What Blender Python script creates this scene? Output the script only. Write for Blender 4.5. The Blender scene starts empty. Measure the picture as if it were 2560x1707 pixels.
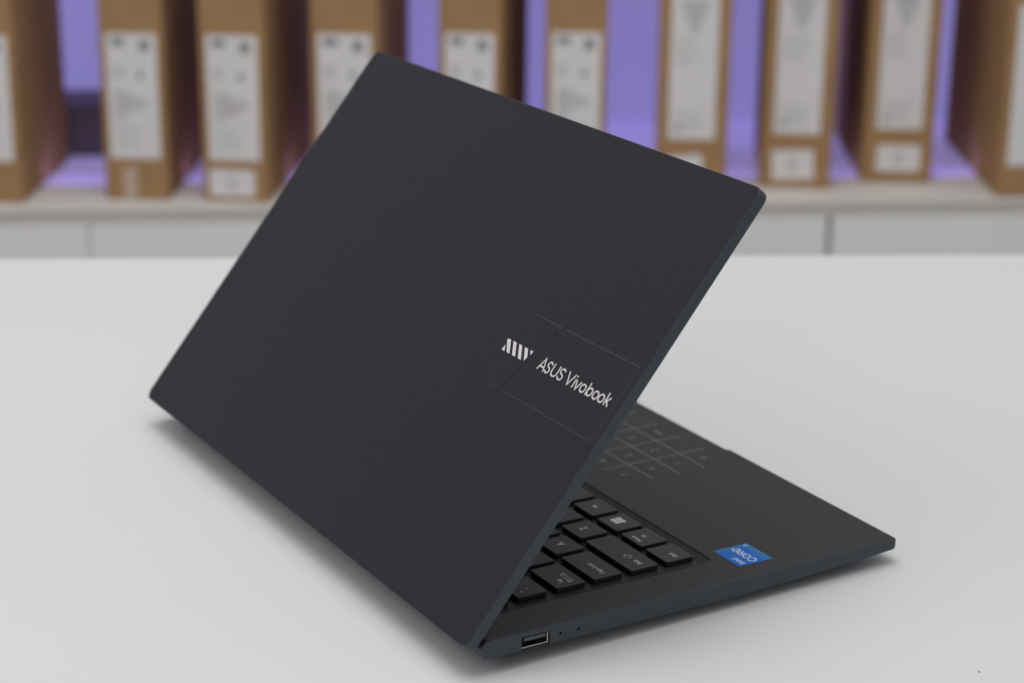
import bpy, bmesh, math, random
from mathutils import Matrix, Vector

random.seed(7)
scene = bpy.context.scene
COL = scene.collection
MM = 0.001

# ------------------------------------------------------------------ camera
cam_data = bpy.data.cameras.new('camera')
cam = bpy.data.objects.new('camera', cam_data)
COL.objects.link(cam)
cam_data.sensor_width = 36.0
cam_data.lens = 5210.0 / 2560.0 * 36.0
cam_data.clip_start = 0.05
cam_data.clip_end = 30.0
right = Vector((0.5214377, 0.8532379, 0.0093702))
down = Vector((0.2802753, -0.1608915, -0.9463402))
fwd = Vector((-0.8059457, 0.4960837, -0.3230364))
m = Matrix.Identity(4)
for i in range(3):
    m[i][0] = right[i]; m[i][1] = -down[i]; m[i][2] = -fwd[i]
m[0][3], m[1][3], m[2][3] = 0.625348, -0.372032, 0.387590
cam.matrix_world = m
cam_data.dof.use_dof = True
cam_data.dof.focus_distance = 0.862
cam_data.dof.aperture_fstop = 8.0
cam_data.dof.aperture_blades = 7
scene.camera = cam

# ------------------------------------------------------------------ world, exposure
scene.view_settings.view_transform = 'Standard'
scene.view_settings.look = 'None'
scene.view_settings.exposure = 0.0
scene.view_settings.gamma = 1.0
scene.view_settings.use_curve_mapping = False
world = bpy.data.worlds.new('World')
scene.world = world
world.use_nodes = True
bg = world.node_tree.nodes['Background']
bg.inputs[0].default_value = (0.97, 0.985, 1.0, 1)
bg.inputs[1].default_value = 0.345
scene.cycles.max_bounces = 8
scene.cycles.use_denoising = True

# ------------------------------------------------------------------ lamps (ceiling panels of the shop and added fills)
def area(name, loc, target, sx, sy, power, color=(1, 1, 1)):
    l = bpy.data.lights.new(name, 'AREA')
    l.shape = 'RECTANGLE'; l.size = sx; l.size_y = sy
    l.energy = power; l.color = color
    o = bpy.data.objects.new(name, l); COL.objects.link(o)
    o.location = loc
    d = Vector(target) - Vector(loc)
    o.rotation_euler = d.to_track_quat('-Z', 'Y').to_euler()
    return o
area('ceiling_or_fill_lamp', (-0.25, 0.25, 2.1), (-0.25, 0.2, 0), 3.6, 3.6, 10.6, (1.0, 1.0, 0.98))
area('ceiling_or_fill_lamp', (0.9, 0.9, 2.1), (-0.2, 0.1, 0), 1.2, 1.2, 3, (0.97, 1.0, 1.0))
area('ceiling_or_fill_lamp', (-0.5, 0.1, 2.2), (-1.45, 0.9, -0.3), 1.2, 2.2, 25, (1.0, 0.98, 0.95))  # added fill aimed at the shelf, brightens boxes and cabinet doors
area('ceiling_or_fill_lamp', (-0.15, -1.0, 1.0), (-0.2, 0.0, 0.05), 0.8, 0.6, 3.3, (1.0, 0.92, 0.97))  # added low fill behind the laptop, brightens the lower lid

# ------------------------------------------------------------------ materials
def mat(name, color, rough=0.5, metal=0.0, spec=0.5, noise=0.0, nscale=200.0, bump=0.0, bscale=600.0,
        coat=0.0, emit=None, estr=0.0, detail=3.0):
    mt = bpy.data.materials.new(name); mt.use_nodes = True
    nt = mt.node_tree; b = nt.nodes['Principled BSDF']
    b.inputs['Base Color'].default_value = (*color, 1)
    b.inputs['Roughness'].default_value = rough
    b.inputs['Metallic'].default_value = metal
    b.inputs['Specular IOR Level'].default_value = spec
    b.inputs['Coat Weight'].default_value = coat
    tc = nt.nodes.new('ShaderNodeTexCoord')
    if noise > 0:
        n = nt.nodes.new('ShaderNodeTexNoise'); n.inputs['Scale'].default_value = nscale
        n.inputs['Detail'].default_value = detail
        nt.links.new(tc.outputs['Object'], n.inputs['Vector'])
        r = nt.nodes.new('ShaderNodeMapRange')
        r.inputs['From Min'].default_value = 0.25; r.inputs['From Max'].default_value = 0.75
        r.inputs['To Min'].default_value = 1 - noise; r.inputs['To Max'].default_value = 1 + noise
        nt.links.new(n.outputs['Fac'], r.inputs['Value'])
        mx = nt.nodes.new('ShaderNodeMix'); mx.data_type = 'RGBA'; mx.blend_type = 'MULTIPLY'
        mx.inputs['Factor'].default_value = 1.0
        mx.inputs['A'].default_value = (*color, 1)
        nt.links.new(r.outputs['Result'], mx.inputs['B'])
        nt.links.new(mx.outputs['Result'], b.inputs['Base Color'])
    if bump > 0:
        n2 = nt.nodes.new('ShaderNodeTexNoise'); n2.inputs['Scale'].default_value = bscale
        n2.inputs['Detail'].default_value = 2.0
        nt.links.new(tc.outputs['Object'], n2.inputs['Vector'])
        bp = nt.nodes.new('ShaderNodeBump'); bp.inputs['Strength'].default_value = bump
        bp.inputs['Distance'].default_value = 0.0002
        nt.links.new(n2.outputs['Fac'], bp.inputs['Height'])
        nt.links.new(bp.outputs['Normal'], b.inputs['Normal'])
    if emit:
        b.inputs['Emission Color'].default_value = (*emit, 1)
        b.inputs['Emission Strength'].default_value = estr
    return mt

M = {}
M['lid'] = mat('lid_paint', (0.0235, 0.0230, 0.0300), 0.38, 0.35, 0.45, noise=0.30, nscale=1100, bump=0.25, bscale=2600)
M['shell'] = mat('shell_paint', (0.047, 0.057, 0.074), 0.42, 0.3, 0.45, noise=0.08, nscale=1500, bump=0.25, bscale=2600)
M['deck'] = mat('deck_paint', (0.031, 0.030, 0.0275), 0.48, 0.2, 0.4, noise=0.09, nscale=1500, bump=0.25, bscale=2600)
M['key'] = mat('key_plastic', (0.056, 0.055, 0.055), 0.55, 0, 0.4, noise=0.05, nscale=2000, bump=0.15, bscale=3000)
M['black'] = mat('black_plastic_or_shade', (0.012, 0.012, 0.013), 0.45)
M['dark'] = mat('port_cavity', (0.004, 0.004, 0.004), 0.7)
M['ink'] = mat('silver_ink', (0.66, 0.63, 0.64), 0.4, 0.0, 0.4)
M['legend'] = mat('legend_ink', (0.74, 0.76, 0.78), 0.6)
M['faint'] = mat('numpad_ink', (0.14, 0.14, 0.142), 0.5)
M['metal'] = mat('port_steel', (0.72, 0.70, 0.68), 0.25, 1.0)
M['tongue'] = mat('port_tongue', (0.09, 0.10, 0.11), 0.5)
M['gold'] = mat('contact_gold', (0.5, 0.35, 0.12), 0.35, 1.0)
M['glass'] = mat('screen_glass', (0.006, 0.006, 0.008), 0.12, 0, 0.5)
M['rubber'] = mat('foot_rubber', (0.015, 0.015, 0.015), 0.85)
M['glue'] = mat('dot_glue', (0.02, 0.022, 0.03), 0.6)
M['table'] = mat('table_laminate', (0.695, 0.71, 0.70), 0.38, 0, 0.35, noise=0.012, nscale=6, bump=0.04, bscale=900)
M['rim_highlight'] = mat('edge_highlight', (0.056, 0.055, 0.060), 0.35, 0.4, 0.5)  # lighter tone: bevel highlight painted onto the panel rims
M['soot'] = mat('dark_card', (0.11, 0.085, 0.10), 0.7)
M['speck'] = mat('dust_speck', (0.08, 0.08, 0.08), 0.9)
M['card'] = mat('cardboard', (0.38, 0.225, 0.108), 0.85, 0, 0.2, noise=0.10, nscale=14, bump=0.2, bscale=300)
M['paper'] = mat('label_paper', (0.74, 0.71, 0.715), 0.75, 0, 0.3, noise=0.03, nscale=20)
M['print'] = mat('label_print', (0.26, 0.26, 0.27), 0.8)
M['printfaint'] = mat('label_small_print', (0.36, 0.36, 0.37), 0.8)
M['pink'] = mat('label_pink_print', (0.60, 0.44, 0.46), 0.8)
M['tape'] = mat('clear_tape', (0.52, 0.40, 0.31), 0.25, 0, 0.5)
M['sidepic'] = mat('box_side_print', (0.06, 0.045, 0.045), 0.6, 0, 0.3, noise=0.25, nscale=9)
M['shelf'] = mat('shelf_board', (0.70, 0.67, 0.63), 0.5, 0, 0.4, noise=0.02, nscale=8)
M['cab'] = mat('cabinet_front', (0.80, 0.78, 0.765), 0.5, 0, 0.4, noise=0.02, nscale=5)
M['gap'] = mat('cabinet_gap', (0.60, 0.575, 0.55), 0.7)
M['wall'] = mat('shelf_back', (0.26, 0.24, 0.36), 0.6, 0, 0.3, emit=(0.31, 0.28, 0.70), estr=0.52)
M['glow'] = mat('lit_acrylic', (0.5, 0.45, 0.7), 0.4, 0, 0.4, emit=(0.42, 0.36, 0.80), estr=0.28)

# sticker: printed blue with teal towards two edges (object space 0..18 mm)
ms = bpy.data.materials.new('sticker_blue'); ms.use_nodes = True
nt = ms.node_tree; b = nt.nodes['Principled BSDF']
b.inputs['Roughness'].default_value = 0.4
b.inputs['Specular IOR Level'].default_value = 0.25
tc = nt.nodes.new('ShaderNodeTexCoord'); sp = nt.nodes.new('ShaderNodeSeparateXYZ')
nt.links.new(tc.outputs['Object'], sp.inputs[0])
def step(sock, lo, hi):
    r = nt.nodes.new('ShaderNodeMapRange'); r.interpolation_type = 'SMOOTHSTEP'
    r.inputs['From Min'].default_value = lo; r.inputs['From Max'].default_value = hi
    nt.links.new(sock, r.inputs['Value']); return r.outputs['Result']
sx = step(sp.outputs['X'], 0.0065, 0.0075)   # right hand strip
sy = step(sp.outputs['Y'], -0.0050, -0.0062)  # lower strip
mxm = nt.nodes.new('ShaderNodeMath'); mxm.operation = 'MAXIMUM'
nt.links.new(sx, mxm.inputs[0]); nt.links.new(sy, mxm.inputs[1])
mc = nt.nodes.new('ShaderNodeMix'); mc.data_type = 'RGBA'
mc.inputs['A'].default_value = (0.008, 0.14, 0.60, 1); mc.inputs['B'].default_value = (0.025, 0.19, 0.47, 1)
nt.links.new(mxm.outputs[0], mc.inputs['Factor'])
nt.links.new(mc.outputs['Result'], b.inputs['Base Color'])
M['sticker'] = ms
M['stickerink'] = mat('sticker_ink', (0.72, 0.78, 0.85), 0.4)

# ------------------------------------------------------------------ helpers
def link(name, me, mtl=None, parent=None, loc=None, rot=None, smooth=False):
    o = bpy.data.objects.new(name, me); COL.objects.link(o)
    if mtl is not None:
        me.materials.clear()
        for x in (mtl if isinstance(mtl, (list, tuple)) else [mtl]):
            me.materials.append(x)
    if parent: o.parent = parent
    if loc: o.location = loc
    if rot: o.rotation_euler = rot
    if smooth:
        for pl in me.polygons: pl.use_smooth = True
    return o
def finish(bm, name):
    bmesh.ops.recalc_face_normals(bm, faces=bm.faces)
    me = bpy.data.meshes.new(name); bm.to_mesh(me); bm.free(); return me
def tag(o, label=None, cat=None, group=None, kind=None):
    if label: o['label'] = label
    if cat: o['category'] = cat
    if group: o['group'] = group
    if kind: o['kind'] = kind
    return o
def empty(name, loc=(0, 0, 0), rot=(0, 0, 0)):
    o = bpy.data.objects.new(name, None); COL.objects.link(o)
    o.empty_display_size = 0.05; o.location = loc; o.rotation_euler = rot
    return o
def rrect(x0, x1, y0, y1, r, n=6, q=None):
    pts = []; rf = r; q = r if q is None else q
    for cx, cy, a0, r in ((x1 - rf, y1 - rf, 0, rf), (x0 + rf, y1 - rf, 90, rf), (x0 + q, y0 + q, 180, q), (x1 - q, y0 + q, 270, q)):
        for k in range(n + 1):
            a = math.radians(a0 + 90.0 * k / n)
            pts.append((cx + r * math.cos(a), cy + r * math.sin(a)))
    return pts
def sub(pts, step):      # insert points along long edges (mm)
    out = []
    for i, p in enumerate(pts):
        q = pts[(i + 1) % len(pts)]; out.append(p)
        d = math.hypot(q[0] - p[0], q[1] - p[1])
        k = step if d > 15 else 0
        for j in range(1, k + 1):
            t = j / (k + 1.0); out.append((p[0] + (q[0] - p[0]) * t, p[1] + (q[1] - p[1]) * t))
    return out
def loft(loops, cap0=True, cap1=True):
    """loops: lists of 3-D points in mm"""
    bm = bmesh.new(); rows = []
    for L in loops: rows.append([bm.verts.new((p[0] * MM, p[1] * MM, p[2] * MM)) for p in L])
    for a_, b_ in zip(rows, rows[1:]):
        n = len(a_)
        for i in range(n): bm.faces.new((a_[i], a_[(i + 1) % n], b_[(i + 1) % n], b_[i]))
    if cap0: bm.faces.new(rows[0])
    if cap1: bm.faces.new(rows[-1])
    return bm
def flat(pts, z): return [(x, y, z) for x, y in pts]
def slab(x0, x1, y0, y1, z0, z1, r=1.0, bev=0.3, n=4):
    """rounded plate with bevelled top edge, mm"""
    bm = loft([flat(rrect(x0, x1, y0, y1, r, n), z0), flat(rrect(x0, x1, y0, y1, r, n), z1 - bev),
               flat(rrect(x0 + bev * .3, x1 - bev * .3, y0 + bev * .3, y1 - bev * .3, max(r - bev * .3, .05), n), z1 - bev * .3),
               flat(rrect(x0 + bev, x1 - bev, y0 + bev, y1 - bev, max(r - bev, .05), n), z1)])
    return bm
def boxbm(x0, x1, y0, y1, z0, z1, bm=None):
    bm = bm or bmesh.new()
    v = [bm.verts.new((x * MM, y * MM, z * MM)) for x in (x0, x1) for y in (y0, y1) for z in (z0, z1)]
    for f in ((0, 1, 3, 2), (4, 6, 7, 5), (0, 4, 5, 1), (2, 3, 7, 6), (0, 2, 6, 4), (1, 5, 7, 3)):
        bm.faces.new([v[i] for i in f])
    return bm
def boolean(o, cutters):
    for c in cutters:
        md = o.modifiers.new('cut', 'BOOLEAN'); md.operation = 'DIFFERENCE'; md.object = c; md.solver = 'EXACT'
    bpy.context.view_layer.update()
    dg = bpy.context.evaluated_depsgraph_get()
    me = bpy.data.meshes.new_from_object(o.evaluated_get(dg))
    o.modifiers.clear(); o.data = me
    for c in cutters: bpy.data.objects.remove(c)
def text(name, body, size, parent, loc, mtl, rotz=0.0, sx=1.0, align='LEFT', shear=0.0, th=0.03, off=0.0):
    cu = bpy.data.curves.new(name, 'FONT'); cu.body = body; cu.size = size * MM; cu.shear = shear
    cu.align_x = align; cu.align_y = 'CENTER'; cu.extrude = th * 0.5 * MM; cu.offset = off * MM; cu.resolution_u = 3
    t = bpy.data.objects.new('tmp', cu); COL.objects.link(t)
    bpy.context.view_layer.update()
    me = bpy.data.meshes.new_from_object(t.evaluated_get(bpy.context.evaluated_depsgraph_get()))
    bpy.data.objects.remove(t)
    me.transform(Matrix.Diagonal((sx, 1, 1, 1)))
    return link(name, me, mtl, parent, [c * MM for c in loc], (0, 0, rotz))
def stroke(bm, pts, w, z, closed=False, th=0.03):
    """flat ribbon along a 2-D polyline (mm)"""
    n = len(pts); L = []; R = []
    for i in range(n):
        p = Vector(pts[i])
        a = Vector(pts[i - 1]) if (i > 0 or closed) else None
        c = Vector(pts[(i + 1) % n]) if (i < n - 1 or closed) else None
        d1 = (p - a).normalized() if a is not None else None
        d2 = (c - p).normalized() if c is not None else None
        if d1 is None: d1 = d2
        if d2 is None: d2 = d1
        n1 = Vector((-d1.y, d1.x)); n2 = Vector((-d2.y, d2.x))
        mm = (n1 + n2)
        mm = mm.normalized() if mm.length > 1e-6 else n1
        k = min(1.0 / max(mm.dot(n1), 0.3), 2.2) * w / 2
        L.append(p + mm * k); R.append(p - mm * k)
    lt = [bm.verts.new((v.x * MM, v.y * MM, (z + th) * MM)) for v in L]
    rt = [bm.verts.new((v.x * MM, v.y * MM, (z + th) * MM)) for v in R]
    m_ = n if closed else n - 1
    for i in range(m_):
        j = (i + 1) % n
        bm.faces.new((lt[i], rt[i], rt[j], lt[j]))
def smooth_pts(c, k=5):
    out = []
    for i in range(len(c) - 1):
        p0 = c[max(i - 1, 0)]; p1 = c[i]; p2 = c[i + 1]; p3 = c[min(i + 2, len(c) - 1)]
        for j in range(k):
            t = j / k
            out.append(tuple(0.5 * ((2 * p1[d]) + (-p0[d] + p2[d]) * t + (2 * p0[d] - 5 * p1[d] + 4 * p2[d] - p3[d]) * t * t
                                    + (-p0[d] + 3 * p1[d] - 3 * p2[d] + p3[d]) * t ** 3) for d in (0, 1)))
    out.append(c[-1]); return out
def ell(cx, cy, rx, ry, a0=0, a1=360, n=20):
    return [(cx + rx * math.cos(math.radians(a0 + (a1 - a0) * i / n)), cy + ry * math.sin(math.radians(a0 + (a1 - a0) * i / n)))
            for i in range(n + (0 if a1 - a0 == 360 else 1))]

# ------------------------------------------------------------------ the display table
e_far = Vector((-0.64828, 0.02258, 0)); dvt = Vector((0.3226, 0.5879, 0)).normalized(); nvt = Vector((dvt.y, -dvt.x, 0))
def ground_quad(o, d, n, s0, s1, t0, t1, z0, z1):
    bm = bmesh.new()
    base = [o + d * s + n * t for s, t in ((s0, t0), (s1, t0), (s1, t1), (s0, t1))]
    lo = [bm.verts.new((p.x, p.y, z0)) for p in base]; hi = [bm.verts.new((p.x, p.y, z1)) for p in base]
    bm.faces.new(lo); bm.faces.new(hi)
    for i in range(4): bm.faces.new((lo[i], lo[(i + 1) % 4], hi[(i + 1) % 4], hi[i]))
    return bm
tb = ground_quad(e_far, dvt, nvt, -1.0, 1.7, 0.0, 1.25, -0.03, 0.0)
bmesh.ops.recalc_face_normals(tb, faces=tb.faces)
bmesh.ops.bevel(tb, geom=[e for e in tb.edges], offset=0.0015, segments=2, affect='EDGES')
table = link('display_table', finish(tb, 'table'), M['table'])
tag(table, 'white matt laminate table top that the open laptop stands on', 'table')
sp_bm = bmesh.new()
for x, y, r in ((0.0947, 0.1728, 0.00045), (-0.030, -0.118, 0.00025), (0.035, 0.10, 0.00018), (-0.12, -0.16, 0.00018)):
    g = bmesh.ops.create_icosphere(sp_bm, subdivisions=1, radius=r, matrix=Matrix.Translation((x, y, 0.0001)) @ Matrix.Diagonal((1.5, 0.8, .5, 1)))
dust = link('dust', finish(sp_bm, 'dust'), M['speck'])
tag(dust, 'tiny dark dust specks lying on the white table top', 'dust', kind='stuff')

# ------------------------------------------------------------------ the laptop
# laptop frame: x = -(distance from its left side), y = from rear edge to front edge, z = up from the deck, in mm
W, D = 324.9, 213.6
laptop = empty('laptop', (0, 0, 0.0155), (-math.radians(1.2), 0, 0))
tag(laptop, 'dark blue grey laptop half open on the white table, seen from behind', 'laptop')

# ---- base shell
def zb(y):            # lower edge of the side wall
    pts = ((0, -8.1), (60, -8.2), (125, -8.3), (160, -7.2), (195, -5.6), (208, -4.8), (D, -4.4))
    for (a_, za), (b_, zb_) in zip(pts, pts[1:]):
        if y <= b_: return za + (zb_ - za) * max(0, (y - a_)) / (b_ - a_)
    return pts[-1][1]
def belly(y):
    return -12.9 + 4.3 * min(max((y - 130) / 75.0, 0), 1)
def base_loop(ins, f):
    pts = sub(rrect(-W + ins, -ins, 0.3 + ins, D - ins, max(3.0 - ins, 1.0), 8, 1.3), 20)
    out = []
    for x, y in pts:
        z = f(y)
        rr = 4.1; dz = min(abs(z + 4.1), rr)
        sh = (rr - math.sqrt(max(rr * rr - dz * dz, 0))) * max(0, 1 - y / 9.0)
        out.append((x, y + sh, z))
    return out
loops = [base_loop(0.45, lambda y: 0.0), base_loop(0.12, lambda y: -0.14), base_loop(0.0, lambda y: -0.5)]
for fr in (0.2, 0.4, 0.6, 0.8): loops.append(base_loop(0.0, lambda y, fr=fr: -0.5 + (zb(y) + 0.9 + 0.5) * fr))
loops += [base_loop(0.0, lambda y: zb(y) + 0.9), base_loop(0.25, lambda y: zb(y) + 0.3), base_loop(0.9, zb),
          base_loop(6.5, lambda y: zb(y) * 0.45 + belly(y) * 0.55), base_loop(12, belly)]
bm = loft(loops)
base = link('base', finish(bm, 'base'), [M['shell'], M['deck']], laptop)
TX0, TX1, TY0, TY1 = -W + 19.5, -19.5, 15.0, 127.6
cut1 = link('cut', finish(loft([flat(rrect(TX0, TX1, TY0, TY1, 4, 6), 1.0), flat(rrect(TX0, TX1, TY0, TY1, 4, 6), 0.0),
       flat(rrect(TX0 + .7, TX1 - .7, TY0 + .7, TY1 - .75, 3.5, 6), -0.55),
       flat(rrect(TX0 + 4.5, TX1 - 4.5, TY0 + 2.5, TY1 - 4.3, 2.5, 6), -2.1)]), 'cut'), None, laptop)
cut2 = link('cut', finish(boxbm(-6.5, 1, 18.9, 32.0, -7.6, -1.95), 'cut'), None, laptop)
cut3 = link('cut', finish(loft([[(x, y, 1.0) for x, y in ((-204, D + 2), (-120.5, D + 2), (-123.5, 211.3), (-201, 211.3))],
                                [(x, y, -1.7) for x, y in ((-203, D + 2), (-121.5, D + 2), (-123.5, 212.6), (-201, 212.6))]]), 'cut'), None, laptop)
holes = []
for yy in (37.0, 45.5):
    bmh = bmesh.new()
    bmesh.ops.create_cone(bmh, cap_ends=True, segments=20, radius1=0.62 * MM, radius2=0.62 * MM, depth=4 * MM,
                          matrix=Matrix.Translation((0, yy * MM, -4.35 * MM)) @ Matrix.Rotation(math.pi / 2, 4, 'Y'))
    holes.append(link('cut', finish(bmh, 'cut'), None, laptop))
boolean(base, [cut1, cut2, cut3] + holes)
for pl in base.data.polygons:
    c = pl.center
    inside = (c.z > -0.0025 and -0.3245 < c.x < -0.0004 and 0.0 < c.y < 0.2127 and abs(pl.normal.z) > 0.25)
    pl.material_index = 1 if inside else 0
# ---- tactile marks beside the port: faint lamp ring
bmr = bmesh.new()
rg = ell(39.6, -4.5, 0.75, 0.75, 0, 360, 20)
stroke(bmr, rg, 0.14, 0, True, 0.0)
for v in bmr.verts: v.co = Vector((0.00003, v.co.x, v.co.y))
link('lamp_ring', finish(bmr, 'ring'), M['glue'], base)
# ---- usb port
port = link('usb_port', finish(boxbm(-6.3, -6.0, 19.1, 31.8, -7.4, -2.1), 'port'), M['dark'], base)
bmp = bmesh.new()   # steel shell: lower wall and the wall towards the front
boxbm(-6.0, -0.5, 19.3, 31.3, -7.0, -6.72, bmp); boxbm(-6.0, -0.5, 31.02, 31.3, -6.7, -2.5, bmp)
link('port_shell', finish(bmp, 'shell'), M['metal'], base)
link('port_tongue', finish(boxbm(-5.9, -0.7, 20.4, 30.4, -4.3, -2.9), 'tongue'), M['tongue'], base)
bmp = bmesh.new()
for k in range(4): boxbm(-5.5, -1.2, 21.6 + k * 2.3, 22.5 + k * 2.3, -4.5, -4.32, bmp)
link('port_contact', finish(bmp, 'contact'), M['gold'], base)
# ---- sticker
stk = link('sticker', finish(slab(-9.1, 9.1, -9.0, 9.0, 0, 0.12, 0.4, 0.04), 'sticker'), M['sticker'], base,
           (-19.1 * MM, 142.3 * MM, 0.002 * MM), (0, 0, math.pi))
stk['label'] = 'bright blue square processor sticker'
text('sticker_text', 'intel', 4.3, base, (-11.2, 136.5, 0.15), M['stickerink'], math.pi, 0.92, off=0.03)
text('sticker_text', 'i3', 2.6, base, (-27.3, 149.3, 0.15), M['stickerink'], math.pi, 1.0, 'RIGHT', off=0.03)
bms = bmesh.new()   # the word core, letters drawn as strokes (x to the reader's right, y up)
stroke(bms, ell(2.0, 0, 1.75, 1.75, 50, 310, 20), 0.62, 0.0)
stroke(bms, ell(5.6, 0, 1.65, 1.75, 0, 360, 24), 0.62, 0.0, True)
stroke(bms, [(8.3, -1.9), (8.3, 1.72)], 0.62, 0.0)
stroke(bms, [(8.05, 1.7), (9.6, 1.7)] + ell(9.6, .72, .98, .98, 90, -90, 8)[1:] + [(8.4, -.26)], 0.56, 0.004)
stroke(bms, [(9.3, -.2), (10.55, -1.9)], 0.62, 0.008)
stroke(bms, [(11.3, 0.05), (14.6, 0.05)] + ell(12.95, 0, 1.65, 1.75, 2, 318, 22)[1:], 0.58, 0.0)
o = link('sticker_text', finish(bms, 'core'), M['stickerink'], base, (-11.3 * MM, 142.6 * MM, 0.14 * MM), (0, 0, math.pi))

# ---- touchpad with faint number grid
tp = link('touchpad', finish(slab(-219.0, -105.5, 139.0, 207.3, -0.4, 0.03, 2.0, 0.06), 'touchpad'), M['deck'], laptop)
bmt = bmesh.new()
for yy, x1 in ((158.1, 215), (173.1, 215), (188.4, 215)): stroke(bmt, [(-108.9, yy), (-x1, yy)], 0.75, 0.03, th=0.01)
for xx in (129.4, 148.8, 168.0, 187.4): stroke(bmt, [(-xx, 143.7), (-xx, 203.0)], 0.75, 0.03, th=0.016)
bto = bmesh.new()
stroke(bto, [(x, y) for x, y in rrect(-219.2, -105.3, 138.8, 207.5, 2.1, 4)], 0.28, 0.004, True, 0.004)
link('touchpad_seam', finish(bto, 'seam'), M['black'], tp)
link('number_grid', finish(bmt, 'grid'), M['faint'], tp)
for r_, row in enumerate((('7', '8', '9', '÷', '←'), ('4', '5', '6', '×', '-'), ('1', '2', '3', '+', '%'), ('0', '.', 'Enter', '-', '='))):
    for c_, ch in enumerate(row):
        if ch in ('←',): continue
        text('number', ch, 3.3 if len(ch) > 1 else 5.6, tp, (-(119.5 + 19.3 * c_), 150.2 + 15.1 * r_, 0.06), M['faint'], math.pi,
             0.95, 'CENTER', off=0.12, th=0.01)

# ---- keyboard
def key(x0, x1, y0, y1):
    """x distances from the left side; cap with slightly flared sides"""
    a_, b_ = -x1, -x0
    bm = loft([flat(rrect(a_ + .1, b_ - .1, y0 + .1, y1 - .1, 1.0, 4), -2.07), flat(rrect(a_ - .12, b_ + .12, y0 - .12, y1 + .12, 1.1, 4), -1.3),
               flat(rrect(a_, b_, y0, y1, 1.0, 4), 0.12), flat(rrect(a_ + .12, b_ - .12, y0 + .12, y1 - .12, .9, 4), 0.26),
               flat(rrect(a_ + .4, b_ - .4, y0 + .4, y1 - .4, .7, 4), 0.32)], cap0=False)
    o = link('key', finish(bm, 'key'), [M['key'], M['black']], laptop)
    for pl in o.data.polygons:
        if pl.center.z < -0.0001: pl.material_index = 1  # shade between the keys painted on as black cap sides
    return o
KZ = 0.345
def leg(k, s, size, x, y, align='CENTER', sxx=0.85):
    return text('legend', s, size, k, (-x, y, KZ), M['legend'], math.pi, sxx, align, th=0.01, off=0.035)
RY = {'esc': (20.5, 29.8), 'num': (33.9, 48.3), 'q': (52.7, 67.1), 'a': (71.2, 85.6), 'z': (89.8, 104.1), 'sp': (108.1, 122.3)}
R_END = 297.0
# function row
xs = 27.7; fw = 17.6
for i, s in enumerate(['Esc', 'F1', 'F2', 'F3', 'F4', 'F5', 'F6', 'F7', 'F8', 'F9', 'F10', 'F11', 'F12', 'Delete']):
    x0 = 27.7 + i * 19.35; k = key(x0, min(x0 + 16.2, R_END), *RY['esc']); leg(k, s, 2.6, x0 + 8, 25)
k = key(27.7, 43.6, *RY['num'])
text('legend', '~', 4.0, k, (-31.9, 38.2, KZ), M['legend'], math.pi, 0.8, 'CENTER', th=0.01)
text('legend', '`', 5.0, k, (-34.0, 43.4, KZ), M['legend'], math.pi, 0.9, 'CENTER', th=0.01, off=0.05)
for i, s in enumerate('1234567890-='):
    x0 = 46.8 + i * 19.05; k = key(x0, x0 + 15.8, *RY['num']); leg(k, s, 4.6, x0 + 6.2, 42.8)
k = key(275.4, R_END, *RY['num']); leg(k, 'Backspace', 2.6, 286, 41)
k = key(27.7, 48.6, *RY['q'])
leg(k, 'Tab', 3.0, 33.2, 58.1, sxx=0.8)
ba = bmesh.new()
stroke(ba, [(-30.9, 62.9), (-38.9, 62.9)], .26, 0, th=.01); stroke(ba, [(-37.6, 62.0), (-38.9, 62.9), (-37.6, 63.8)], .24, .004, th=.01)
stroke(ba, [(-30.9, 61.2), (-38.9, 61.2)], .26, 0, th=.01); stroke(ba, [(-32.2, 60.3), (-30.9, 61.2), (-32.2, 62.1)], .24, .004, th=.01)
stroke(ba, [(-39.1, 63.8), (-39.1, 62.0)], .2, .008, th=.01); stroke(ba, [(-30.6, 60.3), (-30.6, 62.1)], .2, .008, th=.01)
link('legend', finish(ba, 'arrows'), M['legend'], k, (0, 0, KZ * MM))
for i, s in enumerate('QWERTYUIOP[]'):
    x0 = 52.0 + i * 19.05; k = key(x0, x0 + 15.7, *RY['q']); leg(k, s, 4.8, x0 + 8.3, 60.0)
k = key(280.6, R_END, *RY['q']); leg(k, '\\', 4.4, 288.5, 60)
k = key(27.7, 53.3, *RY['a']); leg(k, 'Caps Lock', 3.0, 30.9, 78.2, 'LEFT', 0.92)
for i, s in enumerate("ASDFGHJKL;'"):
    x0 = 56.8 + i * 19.05; k = key(x0, x0 + 15.7, *RY['a']); leg(k, s, 5.0, x0 + 8.3, 78.9)
k = key(266.4, R_END, *RY['a']); leg(k, 'Enter', 3.0, 291, 78.2, 'CENTER')
k = key(27.7, 62.8, *RY['z']); leg(k, 'Shift', 3.0, 31.2, 97.4, 'LEFT', 0.92)
ba = bmesh.new()
stroke(ba, [(-39.6, 98.6), (-41.6, 98.6), (-41.6, 97.0), (-42.6, 97.0), (-40.6, 94.9), (-38.6, 97.0), (-39.6, 97.0)], .22, 0, True, .01)
link('legend', finish(ba, 'shift_arrow'), M['legend'], k, (0, 0, KZ * MM))
for i, s in enumerate('ZXCVBNM,./'):
    x0 = 66.2 + i * 19.05; k = key(x0, x0 + 15.7, *RY['z']); leg(k, s, 5.0, x0 + 8.4, 97.0)
k = key(256.8, R_END, *RY['z']); leg(k, 'Shift', 3.0, 290, 97.4)
k = key(27.7, 43.4, *RY['sp']); leg(k, 'Ctrl', 3.0, 30.2, 115.2, 'LEFT', 0.92)
k = key(46.6, 62.3, *RY['sp']); leg(k, 'Fn', 2.8, 55.2, 115.6); leg(k, 'FnLock', 2.5, 51.0, 111.0, 'LEFT', 0.85)
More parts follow.
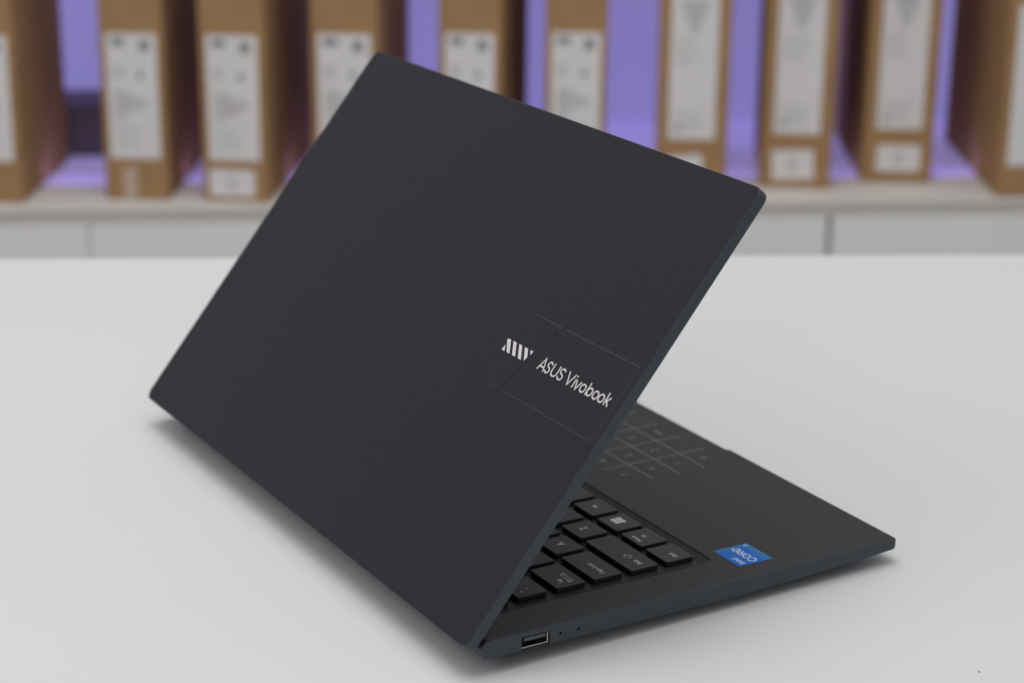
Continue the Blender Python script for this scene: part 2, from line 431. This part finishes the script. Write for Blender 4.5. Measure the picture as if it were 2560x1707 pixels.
k = key(65.5, 81.4, *RY['sp'])
bw = bmesh.new()
for dx in (-1.42, 1.42):
    for dy in (-1.42, 1.42): boxbm(-74.7 + dx - 1.32, -74.7 + dx + 1.32, 115.2 + dy - 1.32, 115.2 + dy + 1.32, 0, 0.02, bw)
link('legend', finish(bw, 'window_symbol'), M['legend'], k, (0, 0, (KZ - .01) * MM))
k = key(84.7, 100.5, *RY['sp']); leg(k, 'Alt', 3.0, 93.0, 115.2)
key(103.8, 194.5, *RY['sp'])
k = key(198.0, 213.7, *RY['sp']); leg(k, 'Alt', 3.0, 205.8, 115.2)
k = key(217.1, 232.8, *RY['sp']); leg(k, 'Ctrl', 3.0, 225, 115.2)
key(239.0, 254.7, 115.8, 122.6); key(258.1, 273.8, 115.8, 122.6); key(258.1, 273.8, 108.1, 114.9); key(277.2, R_END - 4, 115.8, 122.6)

# ---- feet and hinge
for (fx, fy, fw_, fh, zt) in ((-162, 18, 250, 7, -12.75), (-40, 196, 30, 6, -8.8), (-285, 196, 30, 6, -8.8)):
    zc = -(0.0155 / MM) + 0.0209 * fy + 0.05
    bmf = loft([flat(rrect(fx - fw_ / 2, fx + fw_ / 2, fy - fh / 2, fy + fh / 2, fh / 2 - .1, 5), zt + .3),
                flat(rrect(fx - fw_ / 2 + .4, fx + fw_ / 2 - .4, fy - fh / 2 + .4, fy + fh / 2 - .4, fh / 2 - .5, 5), zc)])
    link('foot', finish(bmf, 'foot'), M['rubber'], laptop)
bh = bmesh.new()
bmesh.ops.create_cone(bh, cap_ends=True, segments=28, radius1=3.1 * MM, radius2=3.1 * MM, depth=(W - 30) * MM,
                      matrix=Matrix.Translation((-W / 2 * MM, 0.9 * MM, -1.9 * MM)) @ Matrix.Rotation(math.pi / 2, 4, 'Y'))
link('hinge', finish(bh, 'hinge'), M['black'], laptop, smooth=False)

# ---- lid (local: x = -(distance from left side), y up the lid, z outwards)
LA = 0.9075; LH = 214.3; LT = 5.0
def lloop(ins, z): return flat(sub(rrect(-W + ins, -ins, ins, LH - ins, max(4.8 - ins, 1), 8), 8), z)
bm = loft([lloop(0.55, 0.0), lloop(0.22, -0.10), lloop(0.05, -0.32), lloop(0.0, -0.6), lloop(0.0, -4.2), lloop(0.15, -4.6), lloop(0.6, -LT)])
lid = link('lid', finish(bm, 'lid'), [M['shell'], M['lid']], laptop, (0, -7.0 * MM, -0.97 * MM), (LA, 0, 0))
for pl in lid.data.polygons:
    if pl.center.z > -0.00005 : pl.material_index = 1
# raised name panels, worked as a fine relief (a slanted seam runs between the two)
H = 0.24; V0, V1 = 93.7, 129.1
def seam(v): return 61.2 + (126.3 - v) * 0.395
def sm(t):
    t = min(max(t, 0), 1); return t * t * (3 - 2 * t)
def spaced(L, band, nb, nm):
    e = [band * i / nb for i in range(nb + 1)]
    mid = [band + (L - 2 * band) * i / nm for i in range(1, nm)]
    return e + mid + [L - x for x in reversed(e)]
def relief(side):
    bm = bmesh.new(); rows = []
    for v_ in spaced(V1 - V0, 1.6, 12, 24):
        v = V0 + v_; sv = seam(v); row = []
        for t in spaced(1.0, 0.03, 12, 60):
            if side == 'right': u = sv - 0.10 - (sv - 0.10 - 3.4) * t
            else: u = sv + 0.10 + (93 - sv - 0.10) * t
            # distance to the outline, with a rounded corner
            du = (u - 3.4) if side == 'right' else (u - sv - 0.10)
            dvv = min(v - V0, V1 - v); r = 1.6
            if du < r and dvv < r: d = r - math.hypot(r - du, r - dvv)
            else: d = min(du, dvv)
            if side == 'right':          # seam side: a wide soft corner, so the outline starts away from the seam
                ds = (sv - 0.10 - u); r2 = 4.6
                if ds < r2 and dvv < r2: d = min(d, r2 - math.hypot(r2 - ds, r2 - dvv))
                z = H * sm(d / 0.5) * (0.8 + 0.2 * sm(ds / 0.3)) * sm((u - 3.4) / 2.2)
            else:
                z = H * sm(d / 0.5) if dvv < 1.6 else H * sm(d / 0.16 + 0.35)
                z *= sm((93 - u) / 24.0)
            row.append(bm.verts.new((-u * MM, v * MM, (z - 0.008) * MM)))
        rows.append(row)
    for a_, b_ in zip(rows, rows[1:]):
        for i in range(len(a_) - 1): bm.faces.new((a_[i], a_[i + 1], b_[i + 1], b_[i]))
    me = finish(bm, 'name_panel')
    if me.polygons[len(me.polygons) // 2].normal.z < 0: me.flip_normals()
    link('name_panel', me, [M['lid'], M['rim_highlight']], lid, smooth=True)
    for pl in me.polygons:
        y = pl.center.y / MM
        if (y < V0 + 0.5 or y > V1 - 0.5) and abs(pl.normal.z) < 0.97: pl.material_index = 1  # upper and lower rims take the painted highlight
relief('right'); relief('left')
# emblem: slanted bars
LZ = H + 0.015
be = bmesh.new()
def poly(pts, z=LZ):
    t = [bm_v for bm_v in [be.verts.new((-u * MM, v * MM, (z + .02) * MM)) for u, v in pts]]
    be.faces.new(t)
B0, T0 = 108.9, 114.5
poly([(87.5, B0), (85.1, B0), (87.1, 111.5)])
poly([(87.9, T0 - .8), (87.4, T0 - .1), (86.9, T0), (85.6, T0), (81.1, B0), (83.4, B0)])
poly([(83.6, T0), (81.1, T0), (76.6, B0), (79.0, B0)])
poly([(79.0, T0), (76.6, T0), (72.0, B0), (74.4, B0)])
poly([(74.5, T0), (72.0, T0), (69.3, 111.2), (69.9, B0 + .2)])
poly([(69.9, T0), (67.7, T0), (68.3, 112.5)])
link('emblem', finish(be, 'emblem'), M['ink'], lid)
# wordmark, drawn as even strokes
bl = bmesh.new(); SW = 0.68; cap = 5.6; b0 = 108.9; xh = 3.95
def st(pts, closed=False, dz=0.0): stroke(bl, [(-u, b0 + v) for u, v in pts], SW, LZ + dz, closed)
h = SW / 2
st([(59.55, 0), (57.3, cap), (54.95, 0)]); st([(58.75, 1.75), (55.8, 1.75)], dz=.006)
def sss(l, r):
    base_ = [(1.0, .80), (.86, .93), (.52, 1.0), (.18, .92), (.03, .75), (.16, .60), (.5, .51), (.84, .42), (.98, .24), (.84, .07), (.48, 0), (.14, .07), (-.02, .20)]
    st(smooth_pts([(l + (r - l) * x, h + (cap - 2 * h) * y) for x, y in base_], 4))
sss(54.3, 51.7)
st([(50.1, cap), (50.1, 2.0)] + [(48.15 + 1.95 * math.cos(math.radians(a)), 2.05 - 1.7 * math.sin(math.radians(a))) for a in range(15, 180, 15)] + [(46.2, 2.0), (46.2, cap)])
sss(45.0, 41.9)
st([(39.35, cap), (36.95, .25), (34.6, cap)])
st([(33.35, 0), (33.35, xh)])
st([(33.35, 4.85), (33.35, 5.55)])
st([(32.5, xh), (30.85, .2), (29.2, xh)])
def ring(c, rx): stroke(bl, ell(-c, b0 + xh / 2, rx, xh / 2 - .28, 0, 360, 26), SW, LZ, True)
ring(26.75, 1.62); ring(21.85, 1.55); st([(23.55, 0), (23.55, cap)], dz=.006)
ring(17.6, 1.62); ring(13.55, 1.62)
st([(10.45, 0), (10.45, cap)]); st([(10.3, 1.55), (8.0, xh)], dz=.006); st([(9.6, 2.2), (7.85, 0)], dz=.012)
link('wordmark', finish(bl, 'wordmark'), M['ink'], lid)
# inner side of the lid
link('screen', finish(slab(-W + 6, -6, 12, LH - 7, 0, 0.05, 2, 0.02), 'screen'), M['glass'], lid, (0, 0, -(LT + .07) * MM))
bz = bmesh.new()
for a_ in ((-W + 2, -2, 2, 11.8), (-W + 2, -2, LH - 6.8, LH - 2), (-W + 2, -W + 5.8, 11.8, LH - 6.8), (-5.8, -2, 11.8, LH - 6.8)): boxbm(a_[0], a_[1], a_[2], a_[3], -LT - .25, -LT - .01, bz)
link('bezel', finish(bz, 'bezel'), M['black'], lid)

# ------------------------------------------------------------------ shelf unit in the background
e0 = Vector((-1.62701, 0.32998, -0.240)); dv = Vector((0.45724, 0.88934, 0)); nv = Vector((-0.88934, 0.45724, 0))
def sp3(s, off, z=0): return e0 + dv * (s * MM) + nv * (off * MM) + Vector((0, 0, z * MM))
unit_rot = math.atan2(dv.y, dv.x)
unit = empty('shelf_unit', tuple(sp3(0, 0)), (0, 0, unit_rot))   # local x along the shelf, y to the back, z up
tag(unit, 'pale shop shelf unit with purple lit back and white cabinet fronts below', 'shelf unit')
def ubox(name, x0, x1, y0, y1, z0, z1, mt_, bev=0.0):
    bm = boxbm(x0, x1, y0, y1, z0, z1)
    if bev:
        bmesh.ops.recalc_face_normals(bm, faces=bm.faces)
        bmesh.ops.bevel(bm, geom=list(bm.edges), offset=bev * MM, segments=2, affect='EDGES')
    return link(name, finish(bm, name), mt_, unit)
ubox('shelf_board', -500, 1700, 0, 108, -6, 0, M['shelf'], 1)
ubox('lit_panel', -500, 1700, 108.5, 420, -12, -1, M['glow'])
ubox('back_panel', -500, 1700, 421, 436, -500, 560, M['wall'])
ubox('shelf_board', -500, 1700, -5, 420, 520, 545, M['shelf'], 1)  # unseen upper board, added to shade the shelf interior
# cabinet doors below, with their gaps
xg = [-480, 98, 958, 1690]
for a_, b_ in zip(xg, xg[1:]):
    ubox('cabinet_door', a_ + (0.5 if a_ == 98 else 3.0), b_ - (0.5 if b_ == 98 else 3.0), 2, 20, -520, -21, M['cab'], 1.5)
ubox('rail', -490, 1695, 4, 40, -20.6, -6.3, M['gap'])
ubox('carcass', -490, 1695, 20.5, 418, -520, -21, M['gap'])
# purple light strips of the shelf
def strip(s, off, z, sx, sy, power, tx, toff, tz):
    a_ = area('shelf_light_strip', tuple(sp3(s, off, z)), tuple(sp3(tx, toff, tz)), sx, sy, power, (0.42, 0.33, 1.0))
    return a_
strip(600, 300, 505, 2.2, 0.03, 1.6, 600, 380, 0)
strip(600, 110, 16, 2.2, 0.02, 0.4, 600, 420, 4)

# ------------------------------------------------------------------ shipping boxes
def printed(bm, x0, x1, z0, z1, y=-0.35): boxbm(x0, x1, y, y + 0.1, z0, z1, bm)
def shipping_box(s, off, w, az, kind, label, small=None, tape=False, pink=False, hgt=330, dep=232):
    """origin: left front bottom corner; local x across the face, y to the back"""
    c = sp3(s, off)
    root = empty('shipping_box', tuple(c), (0, 0, math.radians(az)))
    tag(root, label, 'box', 'slim cardboard boxes standing on the shelf')
    bm = boxbm(0, w, 0, dep, 0.3, hgt)
    bmesh.ops.recalc_face_normals(bm, faces=bm.faces)
    bmesh.ops.bevel(bm, geom=list(bm.edges), offset=1.6 * MM, segments=3, affect='EDGES')
    link('carton', finish(bm, 'carton'), M['card'], root)
    if kind == 'short':   # label ends below the top of the face
        lx0, lx1, lz0, lz1 = w * .105, w * .895, 49, 193
    elif kind == 'tall':
        lx0, lx1, lz0, lz1 = w * .17, w * .82, 66, 250
    else:
        lx0, lx1, lz0, lz1 = w * .11, w * .88, 38, 226
    lb = link('paper_label', finish(boxbm(lx0, lx1, -0.25, -0.02, lz0, lz1), 'label'), M['paper'], root)
    d = bmesh.new(); f = bmesh.new(); lw = lx1 - lx0; rnd = random.Random(int(s))
    if kind == 'short':
        printed(d, lx0 + lw * .10, lx0 + lw * .38, lz1 - 14, lz1 - 5); printed(d, lx0 + lw * .66, lx0 + lw * .86, lz1 - 20, lz1 - 7)
        for k in range(3): printed(f, lx0 + lw * .12, lx0 + lw * .30, lz1 - 50 + k * 5, lz1 - 48 + k * 5)
        printed(d, lx0 + lw * .60, lx0 + lw * .72, lz1 - 51, lz1 - 44)
        for k in range(9):
            l_ = (0.3, .35, .62, .7, .68, .45, .3, .28, .2)[k]
            printed(f if k > 5 else d, lx0 + lw * .12, lx0 + lw * (.12 + l_), lz1 - 68 - k * 4.0, lz1 - 66.6 - k * 4.0)
        for k in range(7): printed(f, lx0 + lw * .12, lx0 + lw * (.4 + .3 * rnd.random()), lz1 - 108 - k * 4.2, lz1 - 107.3 - k * 4.2)
        if pink: link('print_mark', finish(boxbm(lx0 + lw * .38, lx0 + lw * .6, -.4, -.3, lz1 - 92, lz1 - 84), 'mark'), M['pink'], root)
    elif kind == 'tall':
        for k in range(12):
            wd = .62 - .045 * k
            printed(d if k % 2 else f, lx0 + lw * (.5 - wd / 2), lx0 + lw * (.5 + wd / 2), 226 - k * 3.2, 227.4 - k * 3.2)
        for k in range(5): printed(f, lx0 + lw * .1, lx0 + lw * (.45 + .3 * rnd.random()), 180 - k * 6, 181 - k * 6)
        for k in range(6): printed(f, lx0 + lw * .1, lx0 + lw * (.6 + .25 * rnd.random()), 98 - k * 4.4, 98.8 - k * 4.4)
        printed(d, lx0 + lw * .12, lx0 + lw * .3, 76, 80)
    else:
        for k in range(4): printed(d, lx0 + lw * .45, lx0 + lw * .9, 70 + k * 22, 76 + k * 22)
    link('print', finish(d, 'print'), M['print'], root); link('print', finish(f, 'print'), M['printfaint'], root)
    if small:
        x0, x1, z0, z1, rz = small
        cx_, cz_ = (x0 + x1) / 2, (z0 + z1) / 2
        sm = link('small_label', finish(boxbm(x0 - cx_, x1 - cx_, -.25, -.02, z0 - cz_, z1 - cz_), 'small'), M['paper'], root, (cx_ * MM, 0, cz_ * MM), (0, rz, 0))
        sb = bmesh.new()
        for k in range(5): boxbm(-5, 5 - k % 2 * 2, -.4, -.3, -8 + k * 3.4, -6.6 + k * 3.4, sb)
        link('print', finish(sb, 'print'), M['printfaint'], sm)
    if tape:
        link('tape', finish(boxbm(w * .28, w * .50, -.15, -.02, 2, 38), 'tape'), M['tape'], root)
    return root
shipping_box(-52, 33, 76, 55.5, 'short', 'cardboard box cut by the left edge of the photo, its label only partly in view', dep=205)
shipping_box(116, 40, 73, 55.0, 'short', 'cardboard box second from the left, clear tape strip under its long white label', tape=True)
shipping_box(229, 27, 75, 52.0, 'short', 'cardboard box left of the laptop lid with a small white sticker under its long label',
             small=(7, 60, 6.5, 38, 0.0), pink=True, dep=262)
shipping_box(354.5, 32, 77, 52.5, 'short', 'cardboard box half hidden behind the upper left corner of the laptop lid')
shipping_box(499.8, 34, 72, 50.5, 'short', 'cardboard box just right of the laptop lid\'s top corner, first after the narrow purple gap')
shipping_box(622, 34, 71.5, 56.5, 'short', 'cardboard box behind the middle of the lid\'s top edge, left of the wide purple gap')
shipping_box(754, 42, 83.5, 54.5, 'tall', 'cardboard box right of the wide purple gap, its lower sticker half hidden by the lid',
             small=(14, 56, 12, 46, -0.12))
shipping_box(884, 66, 83.5, 53.5, 'tall', 'cardboard box just right of the laptop lid\'s right corner with a tilted small white sticker',
             small=(14, 63, 10, 46, -0.05))
shipping_box(1012, 84, 84, 57.5, 'tall', 'cardboard box set furthest back, with a straight small white sticker low on its face',
             small=(17, 69, 14, 46, 0.0), dep=265)
shipping_box(1156, 8, 86, 59.5, 'edge', 'cardboard box cut by the right edge of the photo, standing nearest the shelf front', dep=290)

dk = empty('dark_carton', tuple(sp3(-40, 246)), (0, 0, unit_rot))
tag(dk, 'low dark carton lying behind the two leftmost cardboard boxes on the shelf', 'carton')
bm = boxbm(0, 190, 0, 90, 0.3, 66)
bmesh.ops.recalc_face_normals(bm, faces=bm.faces)
bmesh.ops.bevel(bm, geom=list(bm.edges), offset=1.5 * MM, segments=2, affect='EDGES')
link('carton', finish(bm, 'carton'), M['soot'], dk)
